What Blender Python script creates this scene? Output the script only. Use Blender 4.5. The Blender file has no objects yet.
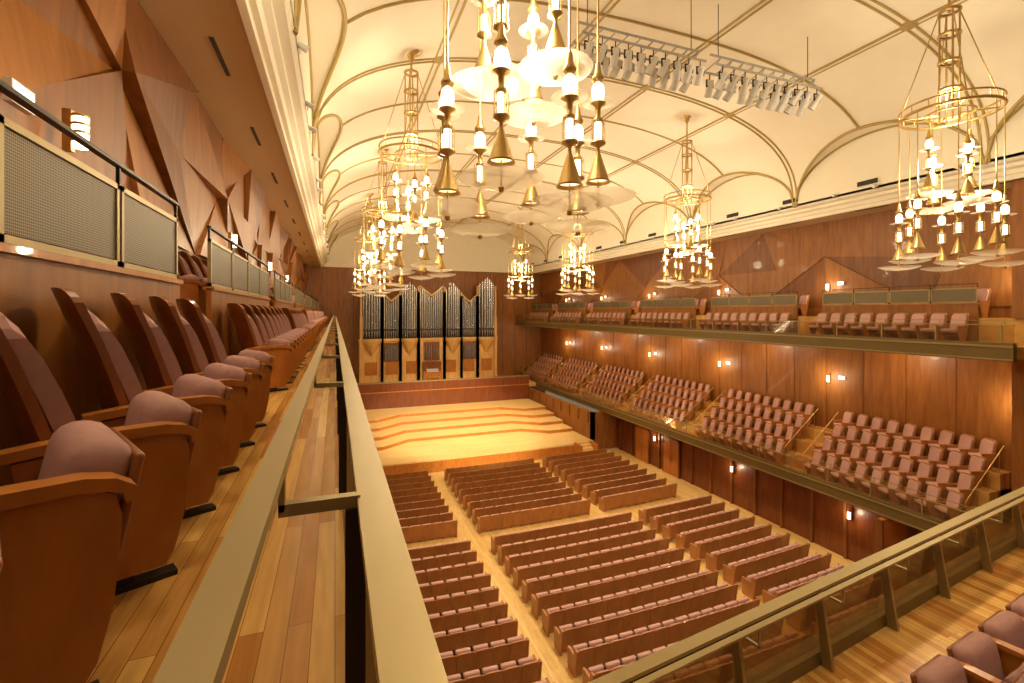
import bpy, bmesh, math, random
from mathutils import Matrix, Vector
random.seed(7)
ZOFF=10.6
K=0.50
LC=(1,.83,.56)
bpy.context.scene.view_settings.view_transform='Standard'
# ---------------------------------------------------------------- materials
def new_mat(name):
    m=bpy.data.materials.new(name); m.use_nodes=True
    nt=m.node_tree; b=nt.nodes["Principled BSDF"]; return m,nt,b
def wood(name,c1,c2,rough=.35,scale=(1,1,1),sc=3,coat=.15,spec=.4):
    m,nt,b=new_mat(name); n=nt.nodes; l=nt.links
    tc=n.new("ShaderNodeTexCoord"); mp=n.new("ShaderNodeMapping"); mp.inputs["Scale"].default_value=scale
    no=n.new("ShaderNodeTexNoise"); no.inputs["Scale"].default_value=sc; no.inputs["Detail"].default_value=5; no.inputs["Distortion"].default_value=.6
    r=n.new("ShaderNodeValToRGB"); r.color_ramp.elements[0].position=.3; r.color_ramp.elements[1].position=.7
    r.color_ramp.elements[0].color=(*c1,1); r.color_ramp.elements[1].color=(*c2,1)
    l.new(tc.outputs["Object"],mp.inputs[0]); l.new(mp.outputs[0],no.inputs["Vector"]); l.new(no.outputs["Fac"],r.inputs[0]); l.new(r.outputs[0],b.inputs["Base Color"])
    b.inputs["Roughness"].default_value=rough; b.inputs["Coat Weight"].default_value=coat; b.inputs["Specular IOR Level"].default_value=spec
    return m
def parquet(name,c1,c2,rough=.25,w=1.3,h=.075,rot=90):
    m,nt,b=new_mat(name); n=nt.nodes; l=nt.links
    tc=n.new("ShaderNodeTexCoord"); mp=n.new("ShaderNodeMapping"); mp.inputs["Rotation"].default_value=(0,0,math.radians(rot))
    br=n.new("ShaderNodeTexBrick"); br.inputs["Scale"].default_value=1; br.inputs["Brick Width"].default_value=w; br.inputs["Row Height"].default_value=h
    br.inputs["Mortar Size"].default_value=.0015; br.inputs["Color1"].default_value=(*c1,1); br.inputs["Color2"].default_value=(*c2,1); br.inputs["Mortar"].default_value=(c2[0]*.5,c2[1]*.5,c2[2]*.5,1)
    br.offset=.37
    no=n.new("ShaderNodeTexNoise"); no.inputs["Scale"].default_value=2.5; no.inputs["Detail"].default_value=6
    mp2=n.new("ShaderNodeMapping"); mp2.inputs["Scale"].default_value=(14,1,1) if rot else (1,14,1)
    mx=n.new("ShaderNodeMixRGB"); mx.blend_type='MULTIPLY'; mx.inputs[0].default_value=.45
    r=n.new("ShaderNodeValToRGB"); r.color_ramp.elements[0].position=.35; r.color_ramp.elements[0].color=(.55,.5,.45,1); r.color_ramp.elements[1].position=.65
    l.new(tc.outputs["Object"],mp.inputs[0]); l.new(mp.outputs[0],br.inputs["Vector"]); l.new(tc.outputs["Object"],mp2.inputs[0]); l.new(mp2.outputs[0],no.inputs["Vector"])
    l.new(no.outputs["Fac"],r.inputs[0]); l.new(br.outputs["Color"],mx.inputs[1]); l.new(r.outputs[0],mx.inputs[2]); l.new(mx.outputs[0],b.inputs["Base Color"])
    b.inputs["Roughness"].default_value=rough
    return m
def plain(name,c,rough=.5,metal=0,noise=.08,sc=8,spec=.5):
    m,nt,b=new_mat(name); n=nt.nodes; l=nt.links
    tc=n.new("ShaderNodeTexCoord"); no=n.new("ShaderNodeTexNoise"); no.inputs["Scale"].default_value=sc
    r=n.new("ShaderNodeValToRGB"); r.color_ramp.elements[0].color=(*[v*(1-noise) for v in c],1); r.color_ramp.elements[1].color=(*[min(1,v*(1+noise)) for v in c],1)
    l.new(tc.outputs["Object"],no.inputs["Vector"]); l.new(no.outputs["Fac"],r.inputs[0]); l.new(r.outputs[0],b.inputs["Base Color"])
    b.inputs["Roughness"].default_value=rough; b.inputs["Metallic"].default_value=metal; b.inputs["Specular IOR Level"].default_value=spec
    return m
def emis(name,c,s):
    m=bpy.data.materials.new(name); m.use_nodes=True; nt=m.node_tree; nt.nodes.clear()
    e=nt.nodes.new("ShaderNodeEmission"); e.inputs[0].default_value=(*c,1); e.inputs[1].default_value=s
    o=nt.nodes.new("ShaderNodeOutputMaterial"); nt.links.new(e.outputs[0],o.inputs[0]); return m
def glassy(name,tint,fac_gloss,fac_diff,dcol):
    m=bpy.data.materials.new(name); m.use_nodes=True; nt=m.node_tree; n=nt.nodes; n.clear(); l=nt.links
    t=n.new("ShaderNodeBsdfTransparent"); t.inputs[0].default_value=(*tint,1)
    g=n.new("ShaderNodeBsdfGlossy"); g.inputs["Roughness"].default_value=.08; g.inputs["Color"].default_value=(1,.95,.85,1)
    d=n.new("ShaderNodeBsdfTranslucent"); d.inputs[0].default_value=(*dcol,1)
    d2=n.new("ShaderNodeBsdfDiffuse"); d2.inputs[0].default_value=(*dcol,1)
    md=n.new("ShaderNodeMixShader"); l.new(d.outputs[0],md.inputs[1]); l.new(d2.outputs[0],md.inputs[2])
    m1=n.new("ShaderNodeMixShader"); m1.inputs[0].default_value=fac_gloss; l.new(t.outputs[0],m1.inputs[1]); l.new(g.outputs[0],m1.inputs[2])
    m2=n.new("ShaderNodeMixShader"); m2.inputs[0].default_value=fac_diff; l.new(m1.outputs[0],m2.inputs[1]); l.new(md.outputs[0],m2.inputs[2])
    o=n.new("ShaderNodeOutputMaterial"); l.new(m2.outputs[0],o.inputs[0]); return m
def perforated(name):
    m,nt,b=new_mat(name); n=nt.nodes; l=nt.links
    tc=n.new("ShaderNodeTexCoord"); v=n.new("ShaderNodeTexVoronoi"); v.inputs["Scale"].default_value=62; v.inputs["Randomness"].default_value=0
    r=n.new("ShaderNodeValToRGB"); r.color_ramp.elements[0].position=.38; r.color_ramp.elements[0].color=(.05,.035,.015,1)
    r.color_ramp.elements[1].position=.48; r.color_ramp.elements[1].color=(.24,.19,.11,1)
    l.new(tc.outputs["Object"],v.inputs["Vector"]); l.new(v.outputs["Distance"],r.inputs[0]); l.new(r.outputs[0],b.inputs["Base Color"])
    b.inputs["Roughness"].default_value=.5; b.inputs["Metallic"].default_value=.3; return m

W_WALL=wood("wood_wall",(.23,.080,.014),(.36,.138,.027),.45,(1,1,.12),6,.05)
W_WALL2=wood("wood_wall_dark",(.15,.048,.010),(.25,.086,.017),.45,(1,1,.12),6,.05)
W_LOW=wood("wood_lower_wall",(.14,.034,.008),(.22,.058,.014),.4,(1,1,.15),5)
W_CH=wood("wood_chair",(.40,.14,.024),(.56,.21,.04),.3,(1,1,.25),9,.3)
W_CHD=wood("wood_chair_shell",(.17,.053,.013),(.28,.092,.02),.35,(1,1,.2),9,.2)
W_SEAT=wood("wood_seat_back",(.36,.145,.04),(.48,.20,.06),.38,(1,1,.4),3,.15)
W_OAK=wood("wood_oak",(.64,.36,.11),(.80,.49,.17),.4,(1,1,.2),4)
P_BAL=parquet("parquet_balcony",(.84,.51,.15),(.50,.20,.04),.18)
P_HALL=parquet("parquet_hall",(.84,.57,.22),(.74,.45,.14),.35,1.8,.12)
P_STAGE=parquet("parquet_stage",(.94,.66,.28),(.87,.57,.21),.35,2.4,.14,0)
VEL=plain("velvet_mauve",(.40,.22,.19),.85,0,.15,30,.2)
VEL2=plain("velvet_rose",(.55,.325,.285),.85,0,.15,30,.2)
BRASS=plain("brass",(.58,.40,.15),.33,.88,.05)
BRONZE=plain("bronze_rail",(.36,.275,.12),.42,.5,.05)
OLIVE=plain("olive_fascia",(.18,.12,.035),.45,.3,.05)
DARK=plain("dark_metal",(.035,.025,.018),.45,.5)
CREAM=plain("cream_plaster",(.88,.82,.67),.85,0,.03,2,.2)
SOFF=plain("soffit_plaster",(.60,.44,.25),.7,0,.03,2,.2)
RIB=plain("rib_gold",(.44,.32,.11),.5,.2,.05)
PIPE=plain("pipe_tin",(.52,.50,.46),.25,.9,.05)
WHITE=plain("white_metal",(.75,.73,.68),.5)
GREY=plain("grey_metal",(.48,.47,.44),.45,.3)
GLASS=glassy("clear_glass",(.93,.9,.82),.07,.03,(.6,.5,.35))
GLASSB=glassy("tinted_glass",(.62,.5,.34),.10,.12,(.35,.25,.12))
DISH=glassy("frosted_dish",(.97,.95,.9),.12,.34,(.95,.90,.80))
PERF=perforated("perforated_metal")
GLOW=emis("lamp_glow",(1,.82,.50),7)
GLOW2=emis("lamp_glow_soft",(1,.74,.36),2.5)
EXIT=emis("exit_sign_glow",(.75,1,.85),2.5)
RED=plain("red_brown_panel",(.48,.16,.03),.4)

# ---------------------------------------------------------------- mesh builder
class MB:
    def __init__(s): s.v=[]; s.f=[]; s.m=[]; s.s=[]; s.mats=[]
    def mi(s,mat):
        if mat not in s.mats: s.mats.append(mat)
        return s.mats.index(mat)
    def add(s,vs,fs,mat,smooth=False,M=None):
        o=len(s.v); k=s.mi(mat)
        if M is not None: vs=[M@Vector(p) for p in vs]
        s.v.extend([tuple(p) for p in vs])
        for f in fs: s.f.append(tuple(i+o for i in f)); s.m.append(k); s.s.append(smooth)
    def box(s,x0,x1,y0,y1,z0,z1,mat,M=None):
        vs=[(x,y,z) for x in(x0,x1) for y in(y0,y1) for z in(z0,z1)]
        s.add(vs,[(0,1,3,2),(4,6,7,5),(0,4,5,1),(2,3,7,6),(0,2,6,4),(1,5,7,3)],mat,False,M)
    def prism(s,poly,x0,x1,mat,axis='x',M=None,smooth=False):
        n=len(poly)
        def P(t,a,b):
            return (t,a,b) if axis=='x' else ((a,t,b) if axis=='y' else (a,b,t))
        vs=[P(x0,a,b) for a,b in poly]+[P(x1,a,b) for a,b in poly]
        fs=[tuple(range(n))[::-1],tuple(range(n,2*n))]+[(i,(i+1)%n,n+(i+1)%n,n+i) for i in range(n)]
        s.add(vs,fs,mat,smooth,M)
    def cyl(s,p0,p1,r0,r1=None,n=8,mat=None,M=None,caps=True):
        r1=r0 if r1 is None else r1
        p0=Vector(p0);p1=Vector(p1);d=(p1-p0).normalized()
        a=Vector((1,0,0)) if abs(d.z)>.8 else Vector((0,0,1))
        u=d.cross(a).normalized(); w=d.cross(u)
        vs=[]
        for p,r in((p0,r0),(p1,r1)):
            for i in range(n):
                t=2*math.pi*i/n; vs.append(p+u*r*math.cos(t)+w*r*math.sin(t))
        s.add(vs,[(i,(i+1)%n,n+(i+1)%n,n+i) for i in range(n)],mat,True,M)
        if caps: s.add(vs,[tuple(range(n))[::-1],tuple(range(n,2*n))],mat,False,M)
    def lathe(s,prof,c,n,mat,M=None,smooth=True):
        vs=[];m=len(prof)
        for r,z in prof:
            for i in range(n):
                t=2*math.pi*i/n; vs.append((c[0]+r*math.cos(t),c[1]+r*math.sin(t),c[2]+z))
        s.add(vs,[(j*n+i,j*n+(i+1)%n,(j+1)*n+(i+1)%n,(j+1)*n+i) for j in range(m-1) for i in range(n)],mat,smooth,M)
    def tube(s,pts,r,mat,n=5,M=None,closed=False):
        pts=[Vector(p) for p in pts]; N=len(pts); vs=[]
        for k,p in enumerate(pts):
            if closed: d=(pts[(k+1)%N]-pts[k-1]).normalized()
            else: d=(pts[min(k+1,N-1)]-pts[max(k-1,0)]).normalized()
            a=Vector((0,0,1)) if abs(d.z)<.9 else Vector((1,0,0))
            u=d.cross(a).normalized(); w=d.cross(u)
            for i in range(n):
                t=2*math.pi*i/n; vs.append(p+u*r*math.cos(t)+w*r*math.sin(t))
        KK=N if closed else N-1
        s.add(vs,[(k*n+i,k*n+(i+1)%n,((k+1)%N)*n+(i+1)%n,((k+1)%N)*n+i) for k in range(KK) for i in range(n)],mat,True,M)
    def merge(s,o,M):
        off=len(s.v); s.v.extend([tuple(M@Vector(p)) for p in o.v])
        mp=[s.mi(m) for m in o.mats]
        s.f.extend([tuple(i+off for i in f) for f in o.f]); s.m.extend([mp[k] for k in o.m]); s.s.extend(o.s)
    def mesh(s,name):
        me=bpy.data.meshes.new(name); me.from_pydata(s.v,[],s.f)
        for m in s.mats: me.materials.append(m)
        me.polygons.foreach_set("material_index",s.m); me.polygons.foreach_set("use_smooth",s.s)
        me.update()
        bm=bmesh.new(); bm.from_mesh(me); bmesh.ops.recalc_face_normals(bm,faces=bm.faces); bm.to_mesh(me); bm.free()
        return me
    def obj(s,name,loc=(0,0,0),rz=0):
        o=bpy.data.objects.new(name,s.mesh(name)); bpy.context.collection.objects.link(o)
        o.location=loc; o.rotation_euler=(0,0,rz); return o
def inst(name,me,loc,rz=0):
    o=bpy.data.objects.new(name,me); bpy.context.collection.objects.link(o); o.location=loc; o.rotation_euler=(0,0,rz); return o
def TR(x,y,z,rz=0): return Matrix.Translation((x,y,z))@Matrix.Rotation(rz,4,'Z')
_rb={}
def rbox(dx,dy,dz,b,seg=3):
    k=(dx,dy,dz,b,seg)
    if k not in _rb:
        bm=bmesh.new(); bmesh.ops.create_cube(bm,size=1)
        for v in bm.verts: v.co=Vector((v.co.x*dx,v.co.y*dy,v.co.z*dz))
        bmesh.ops.bevel(bm,geom=bm.edges[:],offset=b,segments=seg,profile=.5,affect='EDGES')
        bm.verts.index_update()
        _rb[k]=([tuple(v.co) for v in bm.verts],[tuple(v.index for v in f.verts) for f in bm.faces]); bm.free()
    return _rb[k]

# ---------------------------------------------------------------- chairs
def sheet(mb,prof,hw,thick,mat,wing=.05,nx=10,topround=.08):
    n=len(prof); F=[];B=[]
    zt=prof[-1][1]; zb=prof[0][1]
    for k,(y,z) in enumerate(prof):
        for j in range(nx+1):
            x=-1+2*j/nx
            zz=z-(topround*abs(x)**4)*((z-zb)/(zt-zb))**3
            ww=hw*(0.94+.06*((z-zb)/(zt-zb)))
            if k==n-1: ww*=.93
            F.append((x*ww,y+wing*x*x,zz)); B.append((x*ww,y+wing*x*x-thick,zz-.0))
    W=nx+1; N=len(F); fs=[]
    for k in range(n-1):
        for j in range(nx):
            a=k*W+j; fs.append((a,a+1,a+W+1,a+W)); fs.append((N+a,N+a+W,N+a+W+1,N+a+1))
    mb.add(F+B,fs,mat,True)
    fs=[]
    for j in range(nx):
        fs.append((j,N+j,N+j+1,j+1)); a=(n-1)*W+j; fs.append((a,a+1,N+a+1,N+a))
    for k in range(n-1):
        a=k*W; fs.append((a,a+W,N+a+W,N+a)); a=k*W+nx; fs.append((a,N+a,N+a+W,a+W))
    mb.add(F+B,fs,mat,False)
def chair_hi(both):
    c=MB()
    sides=[.3]+([-.3] if both else [])
    for sx in sides:
        poly=[(-.27,.56),(.0,.585),(.18,.585),(.23,.56),(.245,.50),(.24,.40),(.225,.24),(.19,.10),(.16,.05),(-.20,.05),(-.22,.12),(-.24,.3)]
        c.prism(poly,sx-.024,sx+.024,W_CH)
        top=[(-.34,.60),(-.2,.615),(0,.628),(.16,.626),(.23,.61),(.275,.578),(.285,.54)]
        bot=[(.25,.535),(.245,.562),(.21,.578),(.15,.588),(0,.588),(-.2,.578),(-.34,.565)]
        c.prism(top+bot,sx-.042,sx+.042,W_CH)
        c.box(sx-.02,sx+.02,-.10,.06,.0,.05,DARK)
        c.box(sx-.035,sx+.035,-.2,.2,.0,.022,DARK)
    prof=[(-.15,.12),(-.155,.3),(-.17,.45),(-.20,.6),(-.25,.78),(-.30,.95),(-.345,1.08),(-.375,1.17),(-.385,1.20)]
    sheet(c,prof,.27,.035,W_CHD,.045,12,.05)
    prof2=[(-.118,.40),(-.103,.5),(-.138,.64),(-.188,.8),(-.238,.95),(-.28,1.05),(-.315,1.10)]
    sheet(c,prof2,.25,.07,VEL,.05)
    v,f=rbox(.50,.17,.40,.075,4)
    c.add(v,f,VEL,True,Matrix.Translation((0,.185,.50))@Matrix.Rotation(math.radians(-12),4,'X'))
    v,f=rbox(.49,.03,.36,.012,2)
    c.add(v,f,W_CHD,True,Matrix.Translation((0,.265,.47))@Matrix.Rotation(math.radians(-12),4,'X'))
    c.box(-.28,.28,-.12,.05,.30,.36,DARK)
    return c
CH_A=chair_hi(False).mesh("theater_chair"); CH_B=chair_hi(True).mesh("theater_chair_end")
def chair_lo(w=.52,back=1.05,vel=VEL2,seatup=False,wood_=W_SEAT,zb=.22,rnd=.07,gap=.022):
    c=MB(); h=w/2
    for sx in(-h,h):
        c.prism([(-.2,.56),(.24,.57),(.25,.48),(.12,.1),(.1,0),(-.1,0),(-.1,.1),(-.16,.3)],sx-.02,sx+.02,wood_)
        c.box(sx-.032,sx+.032,-.24,.27,.57,.60,W_CH)
    bh=back
    def panel(hw,zb,zt,y0,y1,th,mat,rn):
        pts=[(-hw,zb),(hw,zb),(hw,zt-rn),(hw*.85,zt-rn*.12),(0,zt),(-hw*.85,zt-rn*.12),(-hw,zt-rn)]
        vs=[]
        for d in(0,-th):
            for x,z in pts:
                t=(z-zb)/(zt-zb); vs.append((x,y0+(y1-y0)*t+d,z))
        n=len(pts)
        c.add(vs,[tuple(range(n))[::-1],tuple(range(n,2*n))]+[(i,(i+1)%n,n+(i+1)%n,n+i) for i in range(n)],mat)
    panel(h-gap,zb,bh,-.15,-.30,.035,wood_,rnd)
    panel(h-.045,.42,bh-.05,-.085,-.22,.06,vel,.07)
    if seatup:
        v,f=rbox(round(w-.07,3),.13,.36,.04,2); c.add(v,f,vel,True,Matrix.Translation((0,.09,.52)))
    else:
        v,f=rbox(round(w-.06,3),.42,.12,.04,2); c.add(v,f,vel,True,Matrix.Translation((0,.08,.43)))
    return c

# ---------------------------------------------------------------- ceiling
XC=9.7; XA=10.36; ZB=4.9; HC=4.2; NC=2.6; BL=6.85; BY0=9.0-3*6.85; HL=2.3
YB=50.0; YR=-5.0; XWL=-2.66; XWR=22.4
def zm(u): return ZB+HC*max(0,1-abs(u)**NC)**(1/NC)
def zl(y):
    t=((y-BY0)%BL)/BL*2-1; return ZB+HL*math.sqrt(max(0,1-t*t))
def zc(x,y): return max(zm((x-XC)/XA),zl(y))
mb=MB(); nx=110; ys=[]
y=BY0
while y<YB-.01: ys.append(y); y+=BL/40
ys.append(YB)
ys=[y for y in ys if y>YR-.3]
vs=[];W=nx+3
for y in ys:
    vs.append((XC-XA,y,ZB))
    for j in range(nx+1):
        u=math.sin(math.pi/2*(-1+2*j/nx)); vs.append((XC+XA*u,y,zc(XC+XA*u,y)))
    vs.append((XC+XA,y,ZB))
mb.add(vs,[(k*W+j,k*W+j+1,(k+1)*W+j+1,(k+1)*W+j) for k in range(len(ys)-1) for j in range(W-1)],CREAM,False)
ceil=mb.obj("ceiling")
rb=MB()
def zr(u): return zm(u)-.01
bnds=[BY0+i*BL for i in range(12) if YR<BY0+i*BL<YB]
for yb in bnds:
    for d in(-.10,.10):
        rb.tube([(XC+XA*math.sin(math.pi/2*(-1+2*j/60)),yb+d,zr(math.sin(math.pi/2*(-1+2*j/60)))) for j in range(61)],.04,RIB,5)
for i in range(-1,12):
    y0=BY0+i*BL
    if y0+BL<YR or y0>YB-1: continue
    for sgn in(-1,1):
        pts=[]; pw=[]
        for k in range(33):
            t=-1+2*k/32; q=HL/HC*math.sqrt(max(0,1-t*t)); u=max(0,1-q**NC)**(1/NC)
            y=y0+(t+1)/2*BL
            if y>YB or y<YR: continue
            pts.append((XC+sgn*XA*u,y,zm(u)-.02)); pw.append((XC+sgn*(XA-.02),y,ZB+HL*math.sqrt(max(0,1-t*t))-.03))
        if len(pts)>2: rb.tube(pts,.06,RIB,5); rb.tube(pw,.04,RIB,5)
US=(-.62,-.2,.2,.62)
for u in US:
    for d in(-.10,.10):
        rb.tube([(XC+XA*u+d,y,zr(u)) for y in(YR,10,20,30,40,YB)],.04,RIB,5)
um=(1-(HL/HC)**NC)**(1/NC)
for i in range(-1,12):
    ym=BY0+(i+.5)*BL
    if ym<YR or ym>YB: continue
    rb.tube([(XC+XA*um*(-1+2*j/40),ym,zr(um*(-1+2*j/40))) for j in range(41)],.05,RIB,5)
for yb in bnds:
    for u in US:
        rb.lathe([(.0,-.05),(.17,-.05),(.22,-.02),(.22,.05)],(XC+XA*u,yb,zm(u)),16,RIB)
rb.obj("trim_ceiling_ribs")
def cornice(sgn):
    X=(lambda d:(XC-XA-d) if sgn<0 else (XC+XA+d))
    m=MB()
    wl=XWL if sgn<0 else XWR
    dw=(XC-XA-wl) if sgn<0 else (wl-XC-XA)
    prof=[(dw,4.4),(.62,4.4),(.62,4.30),(.50,4.30),(.50,4.46),(.40,4.46),(.36,4.6),(.25,4.66),(.25,4.78),(.08,4.82),(.0,4.9),(0,5.0),(dw,5.0)]
    m.prism([(X(d),z) for d,z in prof],YR,YB,CREAM,'y')
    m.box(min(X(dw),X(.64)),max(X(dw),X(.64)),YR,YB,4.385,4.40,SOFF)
    for i in range(14):
        y=YR+2+i*3.9
        m.box(min(X(1.15),X(1.22)),max(X(1.15),X(1.22)),y,y+1.3,4.37,4.386,DARK)
    return m.obj("trim_cornice_"+("left" if sgn<0 else "right"))
cornice(-1); cornice(1)
v=MB()
for i in range(3,16):
    y=2.0+i*BL/2-.0
    if y>48: break
    v.box(XC+XA-.06,XC+XA-.01,y,y+.75,5.12,5.3,DARK)
v.obj("ceiling_air_vents")
for sgn in(-1,1):
    m=MB()
    for i in range(18):
        y=7+i*2.3+(i%3)*.35; x=XC+sgn*(XA+.1-.15)
        p=Vector((x,y,5.0)); d=Vector((-sgn,.3,-.35)).normalized()
        m.cyl((x,y,4.84),(x,y,5.0),.015,.015,5,WHITE); m.cyl(p-d*.08,p+d*.14,.055,.07,8,WHITE)
    m.obj("cornice_spotlights")

# ---------------------------------------------------------------- walls
def facets(x,sgn,y0,y1,z0,z1,nz,hts,cw,zbase):
    m=MB(); m.box(min(x,x-sgn*.3),max(x,x-sgn*.3),y0,y1,zbase,z1,W_WALL)
    ny=int((y1-y0)/cw); dy=(y1-y0)/ny; dz=(z1-z0)/nz
    jit={}
    def P(i,j):
        if (i,j) not in jit:
            jy=random.uniform(-.3,.3)*dy if 0<i<ny else 0; jz=random.uniform(-.25,.25)*dz if 0<j<nz else 0
            jit[(i,j)]=(y0+i*dy+jy,z0+j*dz+jz)
        return jit[(i,j)]
    for i in range(ny):
        for j in range(nz):
            a,b,c,d=P(i,j),P(i+1,j),P(i+1,j+1),P(i,j+1)
            tris=[(a,b,c),(a,c,d)] if (i+j)%2 else [(a,b,d),(b,c,d)]
            for t in tris:
                hs=[random.choice(hts) for _ in t]
                vs=[(x,p[0],p[1]) for p in t]+[(x+sgn*h,p[0],p[1]) for p,h in zip(t,hs)]
                m.add(vs,[(0,1,2),(3,4,5),(0,1,4,3),(1,2,5,4),(2,0,3,5)],random.choice([W_WALL,W_WALL,W_WALL,W_WALL2]))
    return m
m=facets(XWL,1,YR,YB,1.15,4.4,2,[.02,.04,.12,.26],3.0,-1.2)
m.box(XWL,XWL+.04,YR,YB,1.0,1.15,W_WALL2)
m.obj("wall_left")
m=facets(XWR,-1,YR,YB,.2,4.4,2,[.01,.02,.04,.08],3.4,-7.6)
for i in range(24):
    yy=9.2+i*1.7
    m.box(XWR-.02,XWR,yy,yy+.04,-5.6,-1.5,W_WALL2)
m.obj("wall_right")
m=MB(); m.box(-3,23,YB,YB+.3,-10.6,4.9,W_WALL)
for i in range(16):
    xx=-1.2+i*1.45
    m.box(xx,xx+.06,YB-.05,YB,-7.2,4.85,W_WALL2)
m.box(-3,23,YB,YB+.3,4.9,9.4,CREAM); m.box(-1,20.4,YB-.25,YB,4.45,4.9,CREAM)
m.obj("wall_back")
m=MB()
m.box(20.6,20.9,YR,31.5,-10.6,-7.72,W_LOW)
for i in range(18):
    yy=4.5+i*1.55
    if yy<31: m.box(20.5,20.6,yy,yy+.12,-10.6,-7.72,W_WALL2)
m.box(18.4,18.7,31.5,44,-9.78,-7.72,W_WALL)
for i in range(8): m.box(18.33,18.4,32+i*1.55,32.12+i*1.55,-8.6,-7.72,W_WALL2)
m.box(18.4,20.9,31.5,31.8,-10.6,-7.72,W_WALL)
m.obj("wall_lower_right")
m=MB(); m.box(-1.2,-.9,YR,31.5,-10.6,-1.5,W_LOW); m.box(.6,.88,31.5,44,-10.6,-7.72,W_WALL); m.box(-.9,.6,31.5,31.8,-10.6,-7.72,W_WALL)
m.obj("wall_lower_left")
for k,yy in enumerate((28.1,25.0)):
    d=MB(); d.box(20.46,20.495,yy-.72,yy-.02,-10.6,-8.3,RED); d.box(20.46,20.495,yy+.02,yy+.72,-10.6,-8.3,RED)
    for a,b in((-.82,-.72),(.72,.82)): d.box(20.44,20.495,yy+a,yy+b,-10.6,-8.2,W_WALL2)
    d.box(20.44,20.495,yy-.82,yy+.82,-8.3,-8.2,W_WALL2)
    d.cyl((20.42,yy-.1,-9.8),(20.42,yy-.1,-9.3),.02,.02,8,BRASS); d.cyl((20.42,yy+.1,-9.8),(20.42,yy+.1,-9.3),.02,.02,8,BRASS)
    d.obj("door_%d"%(k+1))
m=MB(); m.box(-1.2,20.9,YR,31.4,-10.9,-10.6,P_HALL); m.obj("floor")
m=MB(); m.box(19.0,20.48,11.5,11.7,-10.6,-7.75,RED); m.box(18.95,19.05,11.45,11.75,-10.6,-7.75,W_WALL2); m.obj("wall_rear_panel")

# ---------------------------------------------------------------- stage
m=MB()
m.prism([(.9,31.2),(4,30.9),(15,30.9),(18.4,31.2),(18.4,43.98),(.9,43.98)],-10.6,-9.8,P_STAGE,'z')
m.box(1.0,18.3,30.86,30.9,-10.6,-9.86,W_CH)
m.obj("stage_platform")
m=MB()
for k in range(4):
    y=35.2+k*1.75; z0=-9.8; zt=-9.8+.26*(k+1)
    e=[(.95,y-.8),(3.2,y-.8),(5.2,y+.7),(14.2,y+.7),(16.2,y-.8),(18.32,y-.8)]
    m.prism(e+[(18.32,43.95),(.95,43.95)],z0+.0,zt,P_STAGE,'z')
    for a,b in zip(e[:-1],e[1:]):
        A=Vector((a[0],a[1]-.008,zt-.1)); B=Vector((b[0],b[1]-.008,zt-.1))
        d=(B-A).normalized(); nrm=Vector((d.y,-d.x,0))*.012
        vs=[A+nrm+Vector((0,0,-.15)),B+nrm+Vector((0,0,-.15)),B+nrm+Vector((0,0,.07)),A+nrm+Vector((0,0,.07)),
            A-nrm+Vector((0,0,-.15)),B-nrm+Vector((0,0,-.15)),B-nrm+Vector((0,0,.07)),A-nrm+Vector((0,0,.07))]
        m.add(vs,[(0,1,2,3),(4,5,6,7),(0,1,5,4),(1,2,6,5),(2,3,7,6),(3,0,4,7)],W_CH)
m.obj("stage_risers")
m=MB()
for k in range(4): m.box(16.6,17.8,29.75+.27*k,30.84,-10.6,-10.6+.2*(k+1),P_STAGE)
m.box(16.5,16.6,29.7,30.84,-10.6,-9.6,W_CH); m.box(17.8,17.9,29.7,30.84,-10.6,-9.6,W_CH)
m.obj("stage_steps")
m=MB()
m.box(.9,18.4,44,44.3,-10.6,-6.5,W_LOW)
m.box(.9,18.4,43.99,44.35,-6.5,-6.4,BRONZE)
for i in range(13): m.box(1.2+i*1.42,1.25+i*1.42,43.98,44,-8.6,-6.5,W_WALL2)
m.box(.9,18.4,43.97,44,-7.35,-7.27,W_CH)
m.obj("wall_stage_back")
m=MB(); m.box(.0,19.3,44.3,YB,-7.6,-7.2,W_OAK); m.obj("floor_choir_gallery")

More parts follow.
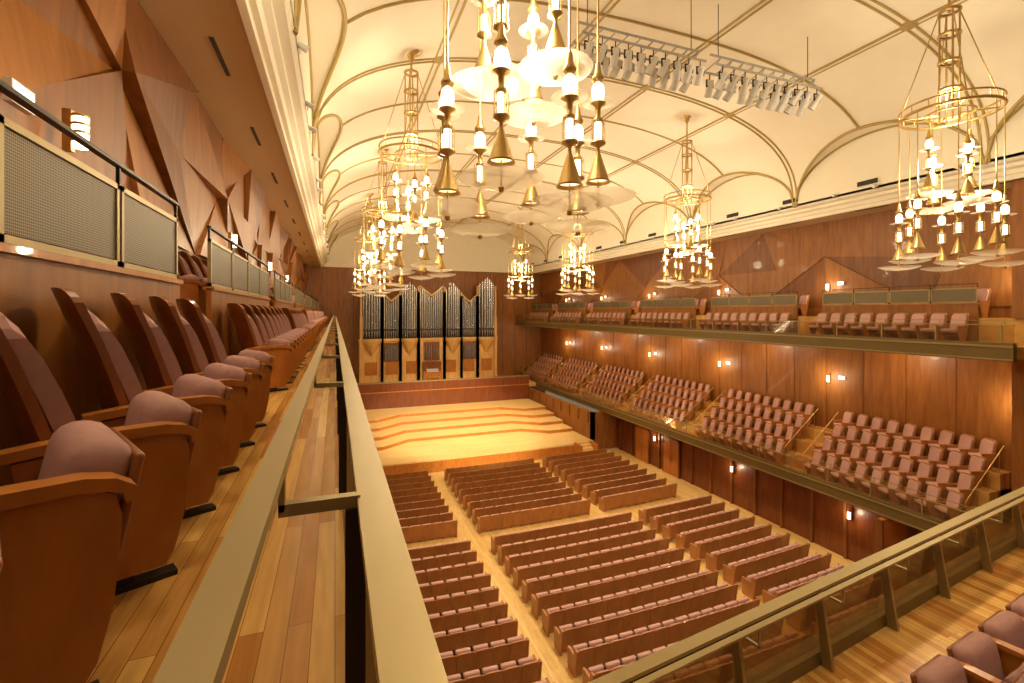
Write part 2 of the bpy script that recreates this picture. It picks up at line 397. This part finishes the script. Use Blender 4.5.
# ---------------------------------------------------------------- organ
def organ():
    m=MB(); cx=9.35; y0=48.2; y1=49.9
    zb=-7.2; zc1=-2.9
    m.box(cx-7.1,cx+7.1,y0+.35,y1,zb,zc1,W_OAK)
    m.box(cx-7.2,cx+7.2,y0+.15,y1,zc1,zc1+.22,W_OAK)
    m.box(cx-6.8,cx+6.8,y0+.9,y1,zc1+.2,1.2,W_CHD)
    secs=[(2.0,3.7,3.0,.5),(1.8,.9,1.9,0),(1.8,3.0,2.3,.45),(2.7,1.5,2.8,0),(1.8,3.0,2.3,.45),(1.8,.9,1.9,0),(2.0,3.7,3.0,.5)]
    x=cx-sum(s[0] for s in secs)/2
    for w,zcn,ze,pr in secs:
        npi=7 if w<2.2 else 11
        for xx in(x,x+w):
            m.box(xx-.13,xx+.13,y0+.05,y0+.45,zb,zc1+2.4,W_OAK)
            m.box(xx-.09,xx+.09,y0+.1,y0+.4,zc1+2.4,max(ze,1.5)-.2,W_OAK)
        if pr:
            m.lathe([(.05,-1.5),(.35,-1.0),(.6,-.55),(w*.48,-.1),(w*.5,.1),(w*.5,.25)],(x+w/2,y0+.35,zc1),20,W_OAK)
        else:
            m.box(x+.15,x+w-.15,y0+.32,y0+.36,zc1-2.1,zc1-.2,W_CHD)
            for i in range(9):
                px=x+.22+(w-.44)*(i+.5)/9; m.cyl((px,y0+.25,zc1-2.0),(px,y0+.25,zc1-.4-.05*abs(i-4)),.06,.06,8,PIPE)
            # oak lattice crown above the flat field
            za=max(zcn,ze)+.0
            for sx in(0,1):
                m.prism([(x+.1,ze-.15),(x+w/2,zcn+.12),(x+w-.1,ze-.15),(x+w-.1,ze-.0),(x+w/2,zcn+.3),(x+.1,ze-.0)],y0+.12+.02*sx,y0+.16+.02*sx,W_OAK,'y')
        for i in range(npi):
            t=(i+.5)/npi; px=x+.12+(w-.24)*t; q=abs(2*t-1)
            zt=zcn+(ze-zcn)*q; r=(w-.24)/npi*.43; py=y0+.4-pr*(1-q*q)
            m.cyl((px,py,zc1+.25),(px,py,zc1+.95),.03,r,10,PIPE,caps=False)
            m.cyl((px,py,zc1+.95),(px,py,zt),r,r,10,PIPE)
            m.box(px-r*.5,px+r*.5,py-r-.01,py-r+.03,zc1+1.0,zc1+1.18,DARK)
        m.box(x+.1,x+w-.1,y0+.75,y0+.9,zc1+.2,min(zcn,ze)-.5,DARK)
        x+=w
    for i in range(8):
        px=cx-7.0+i*14.0/7; m.box(px-.16,px+.16,y0+.2,y0+.4,zb,zc1,W_OAK)
        if i<7:
            m.box(px+.4,px+1.6,y0+.3,y0+.36,zb+.9,zb+2.2,W_CH)
    m.box(cx-.95,cx+.95,y0-.5,y0+.4,zb,zb+1.1,W_CH); m.box(cx-.95,cx+.95,y0-.1,y0+.4,zb+1.1,zb+2.1,W_CHD)
    for i in range(3): m.box(cx-.6,cx+.6,y0-.5+i*.12,y0-.3+i*.12,zb+1.1+.1*i,zb+1.16+.1*i,WHITE)
    m.box(cx-.6,cx+.6,y0-1.2,y0-.85,zb+.55,zb+.65,W_CH)
    for sx in(-.55,.5): m.box(cx+sx,cx+sx+.06,y0-1.2,y0-.85,zb,zb+.55,W_CH)
    return m.obj("pipe_organ")
organ()

# ---------------------------------------------------------------- left balcony (camera side)
m=MB()
m.box(XWL,.1,YR,YB,-1.5,-1.08,P_BAL)
m.obj("floor_balcony_left")
m=MB()
m.box(.044,.108,YR,YB,-.415,-.39,BRONZE)
m.box(.108,.112,YR,YB,-.52,-.39,BRONZE)
m.box(.06,.075,YR,YB,-1.02,-.46,GLASSB)
m.box(.05,.09,YR,YB,-.47,-.415,DARK)
m.box(.04,.16,YR,YB,-1.55,-1.0,OLIVE)
m.box(-.12,-.08,YR,YB,-.28,-.26,BRONZE)
m.box(-.112,-.108,YR,YB,-.31,-.28,BRONZE)
y=1.05-1.7*3
while y<YB-.2:
    m.box(.02,.06,y-.02,y+.02,-1.08,-.41,DARK)
    m.box(-.106,-.094,y-.012,y+.012,-.40,-.28,BRONZE); m.box(-.106,.05,y-.012,y+.012,-.41,-.385,BRONZE)
    y+=1.7
m.obj("balcony_railing_left")
def partition(m,xa,xb,y0,y1,zr_=1.01,zt_=.82):
    x0,x1=min(xa,xb),max(xa,xb)
    m.box(x0,x1,y0,y1,-1.08,.30,W_WALL); m.box(x0-.03,x1+.03,y0,y1,.28,.32,W_CH)
    xm=(x0+x1)/2; n=max(1,round((y1-y0)/1.45)); d=(y1-y0)/n
    for i in range(n):
        a=y0+i*d+.02;b=y0+(i+1)*d-.02
        m.box(xm-.008,xm+.008,a+.04,b-.04,.38,zt_,PERF)
        for z in(.33,zt_): m.box(xm-.02,xm+.02,a,b,z,z+.04,BRONZE)
        for yy in(a,b-.04): m.box(xm-.02,xm+.02,yy,yy+.04,.33,zt_+.04,BRONZE)
    m.box(xm-.025,xm+.025,y0,y1,zr_-.025,zr_,DARK)
    for i in range(n+1): m.box(xm-.012,xm+.012,min(y0+i*d,y1-.03),min(y0+i*d,y1-.03)+.025,zt_+.04,zr_-.02,DARK)
LSEG=[(-1.2,5.6)]+[(6.9+6.85*i,min(12.5+6.85*i,49.5)) for i in range(7)]
RSEG=[(2.7,8.3)]+[(9.6+6.85*i,min(15.2+6.85*i,49.3)) for i in range(6)]
m=MB()
for a,b in LSEG: partition(m,-1.46,-1.52,a,b,1.09,.89)
m.obj("balcony_partition_left")
m=MB(); m.box(XWL,-1.53,YR,YB,-1.08,-.2,P_BAL); m.obj("floor_balcony_left_tier")
RL=-math.radians(62)
for (a,b) in LSEG[:3]:
    n=int((b-a)/.67)
    ys_=[b-.42-.67*i for i in range(n)]
    for i,y in enumerate(ys_):
        if y<.3: continue
        inst("theater_chair",CH_B if i==0 else CH_A,(-.94,y,-1.08),RL)
        if y>2: inst("theater_chair",CH_A,(-2.04,y,-.2),RL)
CL=chair_lo(.56,1.18,VEL2,True,W_CHD); CH=chair_lo(.53,.86,VEL2,True,W_SEAT,.10,.035,.004); CB=chair_lo(.54,1.05,VEL2,False,W_SEAT)
m=MB()
for (a,b) in LSEG[3:]:
    for i in range(int((b-a)/.67)):
        m.merge(CL,TR(-.94,b-.42-.67*i,-1.08,RL))
m.obj("balcony_seating_left")
m=MB()
for (a,b) in LSEG[3:]:
    for i in range(int((b-a)/.67)):
        m.merge(CL,TR(-2.04,b-.42-.67*i,-.2,RL))
m.obj("balcony_seating_left_tier")

# ---------------------------------------------------------------- right upper balcony
def front_rail(m,x,zf,zt,y0,y1,s):
    a,b=sorted((x,x+.2*s)); m.box(a,b,y0,y1,zf-.45,zf+.12,OLIVE)
    m.box(min(x,x-.04*s),max(x,x-.04*s),y0,y1,zf-.02,zf+.04,BRONZE); m.box(min(x,x-.03*s),max(x,x-.03*s),y0,y1,zf-.42,zf-.37,BRONZE)
    m.box(x+.05*s-.005,x+.05*s+.005,y0,y1,zf+.12,zt-.03,GLASS)
    m.box(x,x+.09*s,y0,y1,zt-.03,zt,BRONZE) if s>0 else m.box(x-.09,x,y0,y1,zt-.03,zt,BRONZE)
    xi=x+.25*s; m.box(xi-.02,xi+.02,y0,y1,zt+.11,zt+.13,BRONZE)
    y=y0+.3
    while y<y1:
        m.box(x+.05*s-.02,x+.05*s+.02,y-.02,y+.02,zf,zt,BRONZE); m.box(xi-.01,xi+.01,y-.01,y+.01,zt-.01,zt+.12,BRONZE)
        m.box(min(x,xi),max(x,xi),y-.01,y+.01,zt-.03,zt-.01,BRONZE); y+=1.7
XF=19.3
m=MB(); m.box(XF+.2,XWR,YR,YB,-1.45,-1.08,P_BAL); m.obj("floor_balcony_right")
m=MB(); m.box(21.03,XWR,YR,YB,-1.08,-.2,P_BAL); m.obj("floor_balcony_right_tier")
m=MB(); front_rail(m,XF,-1.08,-.39,8.0,YB,1); m.obj("balcony_railing_right")
m=MB()
for a,b in RSEG: partition(m,20.95,21.01,a,b)
m.obj("balcony_partition_right")
m=MB(); m2=MB()
for a,b in RSEG[1:]:
    n=int((b-a)/.62)
    for i in range(n):
        y=a+.35+.62*i
        m.merge(CB,TR(20.3,y,-1.08,math.radians(80))); m2.merge(CB,TR(21.6,y,-.2,math.radians(80)))
m.obj("balcony_seating_right"); m2.obj("balcony_seating_right_tier")
m=MB(); m.box(20.9,XWR,8.4,8.7,-7.3,-1.5,W_WALL); m.box(20.9,XWR,8.4,8.7,-.2,4.38,W_WALL); m.obj("wall_rear_right")
m=MB(); m.box(XF+.2,XWR,4,YB,-7.7,-7.3,P_BAL)
for k in range(1,4): m.box(19.68+.66*k-.05,XWR,9.3,YB,-7.3,-7.3+.55*k,P_BAL)
m.obj("floor_balcony_lower_right")
m=MB(); front_rail(m,XF,-7.25,-6.55,5,YB,1); m.obj("balcony_railing_lower_right")
m=MB()
for a,b in RSEG[1:]:
    n=int((b-a)/.62)
    for k in range(4):
        for i in range(n):
            m.merge(CB,TR(19.96+.66*k,a+.35+.62*i,-7.3+.55*k,math.radians(68)))
m.obj("balcony_seating_lower_right")
m=MB()
for a,b in RSEG[1:]:
    for yy in(a-.15,b+.12):
        m.tube([(19.9,yy,-6.45),(22.2,yy,-4.75)],.022,BRASS,6)
        for k in range(4):
            x=19.95+.66*k; m.cyl((x,yy,-7.3+.55*k),(x,yy,-6.42+.5*k),.016,.016,6,BRASS)
m.obj("balcony_aisle_handrail")
m=MB(); m.box(-.88,-.1,YR,YB,-7.7,-7.3,P_BAL); m.obj("floor_balcony_lower_left")
m=MB(); front_rail(m,.1,-7.25,-6.55,8,YB,-1); m.obj("balcony_railing_lower_left")

# ---------------------------------------------------------------- rear balcony
def fy(x): return 2.78+.122*x
m=MB()
m.prism([(.3,-5),(19.2,-5),(19.2,fy(19.2)-.05),(.3,fy(.3)-.05)],-3.9,-3.5,P_BAL,'z')
m.obj("floor_balcony_rear")
m=MB(); ang=math.atan(.122)
M=TR(.3,fy(.3),0,ang); Lr=18.9/math.cos(ang)
m.box(0,Lr,-.04,.07,-2.78,-2.75,BRONZE,M); m.box(0,Lr,.0,.012,-3.38,-2.8,GLASSB,M); m.box(0,Lr,-.05,.12,-3.95,-3.36,OLIVE,M)
m.box(0,Lr,-.02,.03,-2.83,-2.78,DARK,M)
m.box(0,Lr,-.27,-.22,-2.63,-2.61,BRONZE,M)
x=.5
while x<Lr:
    vs=[(x-.02,-.16,-3.5),(x+.02,-.16,-3.5),(x+.02,-.06,-3.5),(x-.02,-.06,-3.5),(x-.02,-.05,-2.78),(x+.02,-.05,-2.78),(x+.02,.01,-2.78),(x-.02,.01,-2.78)]
    m.add(vs,[(0,1,2,3),(4,5,6,7),(0,1,5,4),(1,2,6,5),(2,3,7,6),(3,0,4,7)],BRONZE,False,M)
    m.box(x-.012,x+.012,-.25,-.24,-2.8,-2.62,BRONZE,M); m.box(x-.012,x+.012,-.25,0,-2.8,-2.78,BRONZE,M)
    x+=1.25
m.obj("balcony_railing_rear")
for i in range(9):
    x=3.9+.62*i
    inst("theater_chair",CH_B if i==0 else CH_A,(x,fy(x)-1.25,-3.5),ang)

# ---------------------------------------------------------------- hall seats
m=MB()
def rowY(y,x): return y+.0045*(x-XC)**2
def block(x0,x1,y,m):
    n=int((x1-x0)/.53); off=(x1-x0-n*.53)/2
    for i in range(n):
        x=x0+off+.53*(i+.5)
        m.merge(CH,TR(x,rowY(y,x),-10.6,math.atan(.009*(x-XC))))
    for xe in(x0+off-.03,x0+off+n*.53+.03):
        m.prism([(-.34,.84),(-.2,.84),(-.12,.62),(.28,.62),(.30,.5),(.26,0),(-.2,0)],-.03,.03,W_SEAT,'x',TR(xe,rowY(y,xe),-10.6,math.atan(.009*(xe-XC))))
for k in range(9):
    y=21.7+.92*k
    block(.9,5.5,y,m); block(6.4,12.5,y,m); block(13.3,18.2,y,m)
for k in range(15):
    y=19.6-.92*k
    block(.9,5.6,y,m); block(6.5,13.5,y,m); block(14.3,18.8,y,m)
m.obj("auditorium_seating")

# ---------------------------------------------------------------- chandeliers
def pendant(m,x,y,zt,zd):
    m.cyl((x,y,zd+1.75),(x,y,zt),.012,.012,6,BRASS)
    m.lathe([(0,1.78),(.03,1.74),(.045,1.62),(.08,1.56),(.08,1.54),(.04,1.5)],(x,y,zd),12,BRASS)
    m.lathe([(.035,1.5),(.07,1.46),(.08,1.38),(.07,1.30),(.035,1.27)],(x,y,zd),12,GLOW)
    m.lathe([(.03,1.27),(.20,1.25),(.205,1.26)],(x,y,zd),18,DISH)
    m.lathe([(.03,1.27),(.10,1.25),(.10,1.235),(.04,1.2),(.03,1.08),(.06,1.05),(.06,1.01),(.0,1.01)],(x,y,zd),14,BRASS)
    m.lathe([(.042,1.02),(.042,.76)],(x,y,zd),12,GLOW)
    m.lathe([(.088,1.03),(.088,.75)],(x,y,zd),14,GLASS)
    for i in range(4):
        t=i*math.pi/2; m.cyl((x+.08*math.cos(t),y+.08*math.sin(t),zd+.74),(x+.08*math.cos(t),y+.08*math.sin(t),zd+1.03),.007,.007,4,BRASS)
    m.lathe([(.0,.77),(.095,.77),(.095,.74),(.02,.70),(.025,.64),(.045,.58),(.135,.30),(.155,.27),(.14,.27),(.03,.56)],(x,y,zd),16,BRASS)
    m.lathe([(.125,.31),(.0,.32)],(x,y,zd),12,GLOW2)
    m.cyl((x,y,zd+.02),(x,y,zd+.3),.010,.010,6,BRASS)
    m.lathe([(0,-.05),(.03,-.04),(.035,0),(.02,.03)],(x,y,zd),8,BRASS)
    m.lathe([(.02,.0),(.15,.005),(.28,.025),(.38,.055),(.45,.085),(.46,.10)],(x,y,zd),28,DISH)
def chandelier(hgt):
    m=MB(); R=1.0
    ring=[(R*math.cos(2*math.pi*i/40),R*math.sin(2*math.pi*i/40),0) for i in range(40)]
    m.tube(ring,.04,BRASS,6,closed=True); m.tube([(p[0],p[1],.2) for p in ring],.025,BRASS,6,closed=True)
    m.tube([(p[0]*.5,p[1]*.5,.0) for p in ring],.025,BRASS,6,closed=True)
    for i in range(4):
        t=i*2*math.pi/4+.3; c,s=math.cos(t),math.sin(t)
        m.cyl((.2*c,.2*s,-.2),(.2*c,.2*s,2.6),.022,.022,8,BRASS)
        m.cyl((.2*c,.2*s,.0),(R*c,R*s,0),.02,.02,6,BRASS)
        m.cyl((.22*c,.22*s,2.55),(.97*c,.97*s,.2),.014,.014,6,BRASS)
    for z in(.6,1.3,2.0,2.6): m.lathe([(.17,0),(.24,.0),(.24,.05),(.17,.05)],(0,0,z),16,BRASS)
    m.cyl((0,0,2.6),(0,0,hgt),.035,.035,8,BRASS); m.lathe([(.0,-.35),(.06,-.3),(.14,-.1),(.3,0)],(0,0,hgt),16,BRASS)
    for i in range(16):
        t=i*math.pi/8; m.cyl((R*math.cos(t),R*math.sin(t),0),(R*math.cos(t),R*math.sin(t),.2),.012,.012,5,BRASS)
    for i in range(8):
        t=i*math.pi/4+.15; pendant(m,R*math.cos(t),R*math.sin(t),0,-3.95+.22*(i%2))
    for i in range(4):
        t=i*math.pi/2+.7; pendant(m,.5*math.cos(t),.5*math.sin(t),0,-2.45+.3*(i%2))
    return m
CHP=[(2.2,5.6),(2.3,15.3),(2.3,25.0),(2.3,34.7),(14.7,7.3),(14.9,17.1),(14.7,27),(14.7,37)]
def plight(x,y,z,e,r,col=LC):
    l=bpy.data.lights.new("lamp","POINT"); l.energy=e*K; l.color=col; l.shadow_soft_size=r
    o=bpy.data.objects.new("lamp_light",l); bpy.context.collection.objects.link(o); o.location=(x,y,z); return o
cm={}
for x,y in CHP:
    h=round(zc(x,y)-5.06+.05,2)
    if h not in cm: cm[h]=chandelier(h).mesh("chandelier")
    inst("chandelier",cm[h],(x,y,5.06),random.random())
    plight(x,y,3.75,950,.3); plight(x,y,5.6,330,.25)

# ---------------------------------------------------------------- lighting trusses
for x0,x1 in((5.9,9.9),(10.3,14.6)):
    m=MB()
    for dy,dz in((0,0),(.5,0),(.25,.4)): m.cyl((x0,dy,dz),(x1,dy,dz),.035,.035,8,GREY)
    n=10
    for i in range(n):
        a=x0+(x1-x0)*i/n;b=x0+(x1-x0)*(i+1)/n
        m.cyl((a,0,0),(b,.25,.4),.018,.018,5,GREY); m.cyl((a,.5,0),(b,.25,.4),.018,.018,5,GREY)
        xm=(a+b)/2
        for yy in(.0,.5):
            m.cyl((xm,yy,-.02),(xm,yy,-.22),.015,.015,5,DARK)
            m.box(xm-.12,xm+.12,yy-.02,yy+.02,-.42,-.38,DARK)
            for sx in(-.13,.11): m.box(xm+sx,xm+sx+.02,yy-.02,yy+.02,-.42,-.2,DARK)
            m.box(xm-.13,xm+.13,yy-.02,yy+.02,-.22,-.2,DARK)
            d=Vector((random.uniform(-.4,.4),.7,-1)).normalized(); p=Vector((xm,yy,-.38))
            m.cyl(p-d*.16,p+d*.30,.085,.115,10,WHITE); m.cyl(p+d*.30,p+d*.305,.10,.10,10,DARK)
    for xx in(x0+.3,x1-.3): m.cyl((xx,.25,.4),(xx,.25,2.2),.012,.012,5,DARK)
    m.obj("lighting_truss",(0,10.6,7.15))
def spot(loc,tgt,e,ang,col=LC,r=.3):
    l=bpy.data.lights.new("spot","SPOT"); l.energy=e*K; l.spot_size=math.radians(ang); l.spot_blend=.6; l.color=col; l.shadow_soft_size=r
    o=bpy.data.objects.new("spot_light",l); bpy.context.collection.objects.link(o); o.location=loc
    o.rotation_euler=(Vector(tgt)-Vector(loc)).to_track_quat('-Z','Y').to_euler()
for x in(7,12.5): spot((x,11.5,6.4),(9.6,37.5,-9.5),40000,28)
spot((5,30,7.5),(6,38.5,-9.5),12000,50); spot((14,30,7.5),(13.5,38.5,-9.5),12000,50)
spot((9.5,36,7.5),(9.3,49,-4),5000,50)
for y in(9,17,25): spot((9.7,y,8.3),(9.7,y+1,-10.6),8500,85)
for sgn,xx in((1,XC-XA+.15),(-1,XC+XA-.15)):
    l=bpy.data.lights.new("cove","AREA"); l.shape='RECTANGLE'; l.size=.2; l.size_y=50; l.energy=1150*K; l.color=LC
    o=bpy.data.objects.new("cove_light",l); bpy.context.collection.objects.link(o); o.location=(xx,24,4.98)
    o.rotation_euler=Vector((.6*sgn,0,1)).to_track_quat('-Z','Y').to_euler()

# ---------------------------------------------------------------- sconces / exit signs
sc=MB(); sc.box(-.05,.02,-.04,.04,-.2,.2,BRASS)
for k in range(4): sc.lathe([(.02,0),(.06,.0),(.065,.055),(.02,.055)],(.08,0,-.16+.08*k),12,GLOW); sc.lathe([(.02,.055),(.07,.055),(.07,.08),(.02,.08)],(.08,0,-.16+.08*k),12,BRASS)
SC=sc.mesh("wall_sconce")
ex=MB(); ex.box(0,.06,-.15,.15,-.09,.09,WHITE); ex.box(.06,.065,-.13,.13,-.075,.075,EXIT); EX=ex.mesh("exit_sign")
for y in(5.75,13.2,20.0,26.9): inst("wall_sconce",SC,(XWL+.27,y,1.75)); plight(XWL+.75,y,1.75,18,.1)
inst("exit_sign",EX,(XWL+.27,4.9,1.72))
for y in(9.1,15.85,22.7,29.6,36.4,43.2):
    inst("wall_sconce",SC,(XWR-.10,y,1.2),math.pi); inst("wall_sconce",SC,(XWR-.05,y,-3.2),math.pi)
    inst("exit_sign",EX,(XWR-.08,y-.6,1.35),math.pi); inst("exit_sign",EX,(XWR,y-.6,-3.1),math.pi)
    plight(XWR-.7,y,1.2,70,.1); plight(XWR-.7,y,-3.2,120,.1)
for y in(13.6,19.9,26.55): inst("wall_sconce",SC,(20.45,y,-8.6),math.pi); plight(20.1,y,-8.6,50,.1)
for y in(12.4,19.3,26.1,33,39.8): plight(20.9,y,-1.9,190,.15)
for y in(1.5,4.2,7.5,11,17,24,33): spot((-1.35,y,4.33),(-.7,y+.3,-1.1),620,95)
for x in(4,10): spot((x,0,3.8),(x+1,1.8,-3.5),900,110)

# ---------------------------------------------------------------- world, camera
w=bpy.data.worlds.new("world"); bpy.context.scene.world=w; w.use_nodes=True
w.node_tree.nodes["Background"].inputs[0].default_value=(1,.77,.48,1); w.node_tree.nodes["Background"].inputs[1].default_value=.2
cam=bpy.data.cameras.new("camera"); co=bpy.data.objects.new("camera",cam); bpy.context.collection.objects.link(co)
cam.sensor_width=36; cam.lens=470/1024*36; cam.shift_y=-29.5/1024; cam.clip_start=.02; cam.clip_end=300
co.location=(0,0,0); co.rotation_euler=(math.pi/2,0,-math.radians(20.64))
bpy.context.scene.camera=co
for o in bpy.data.objects:
    if o.parent is None: o.location.z+=ZOFF
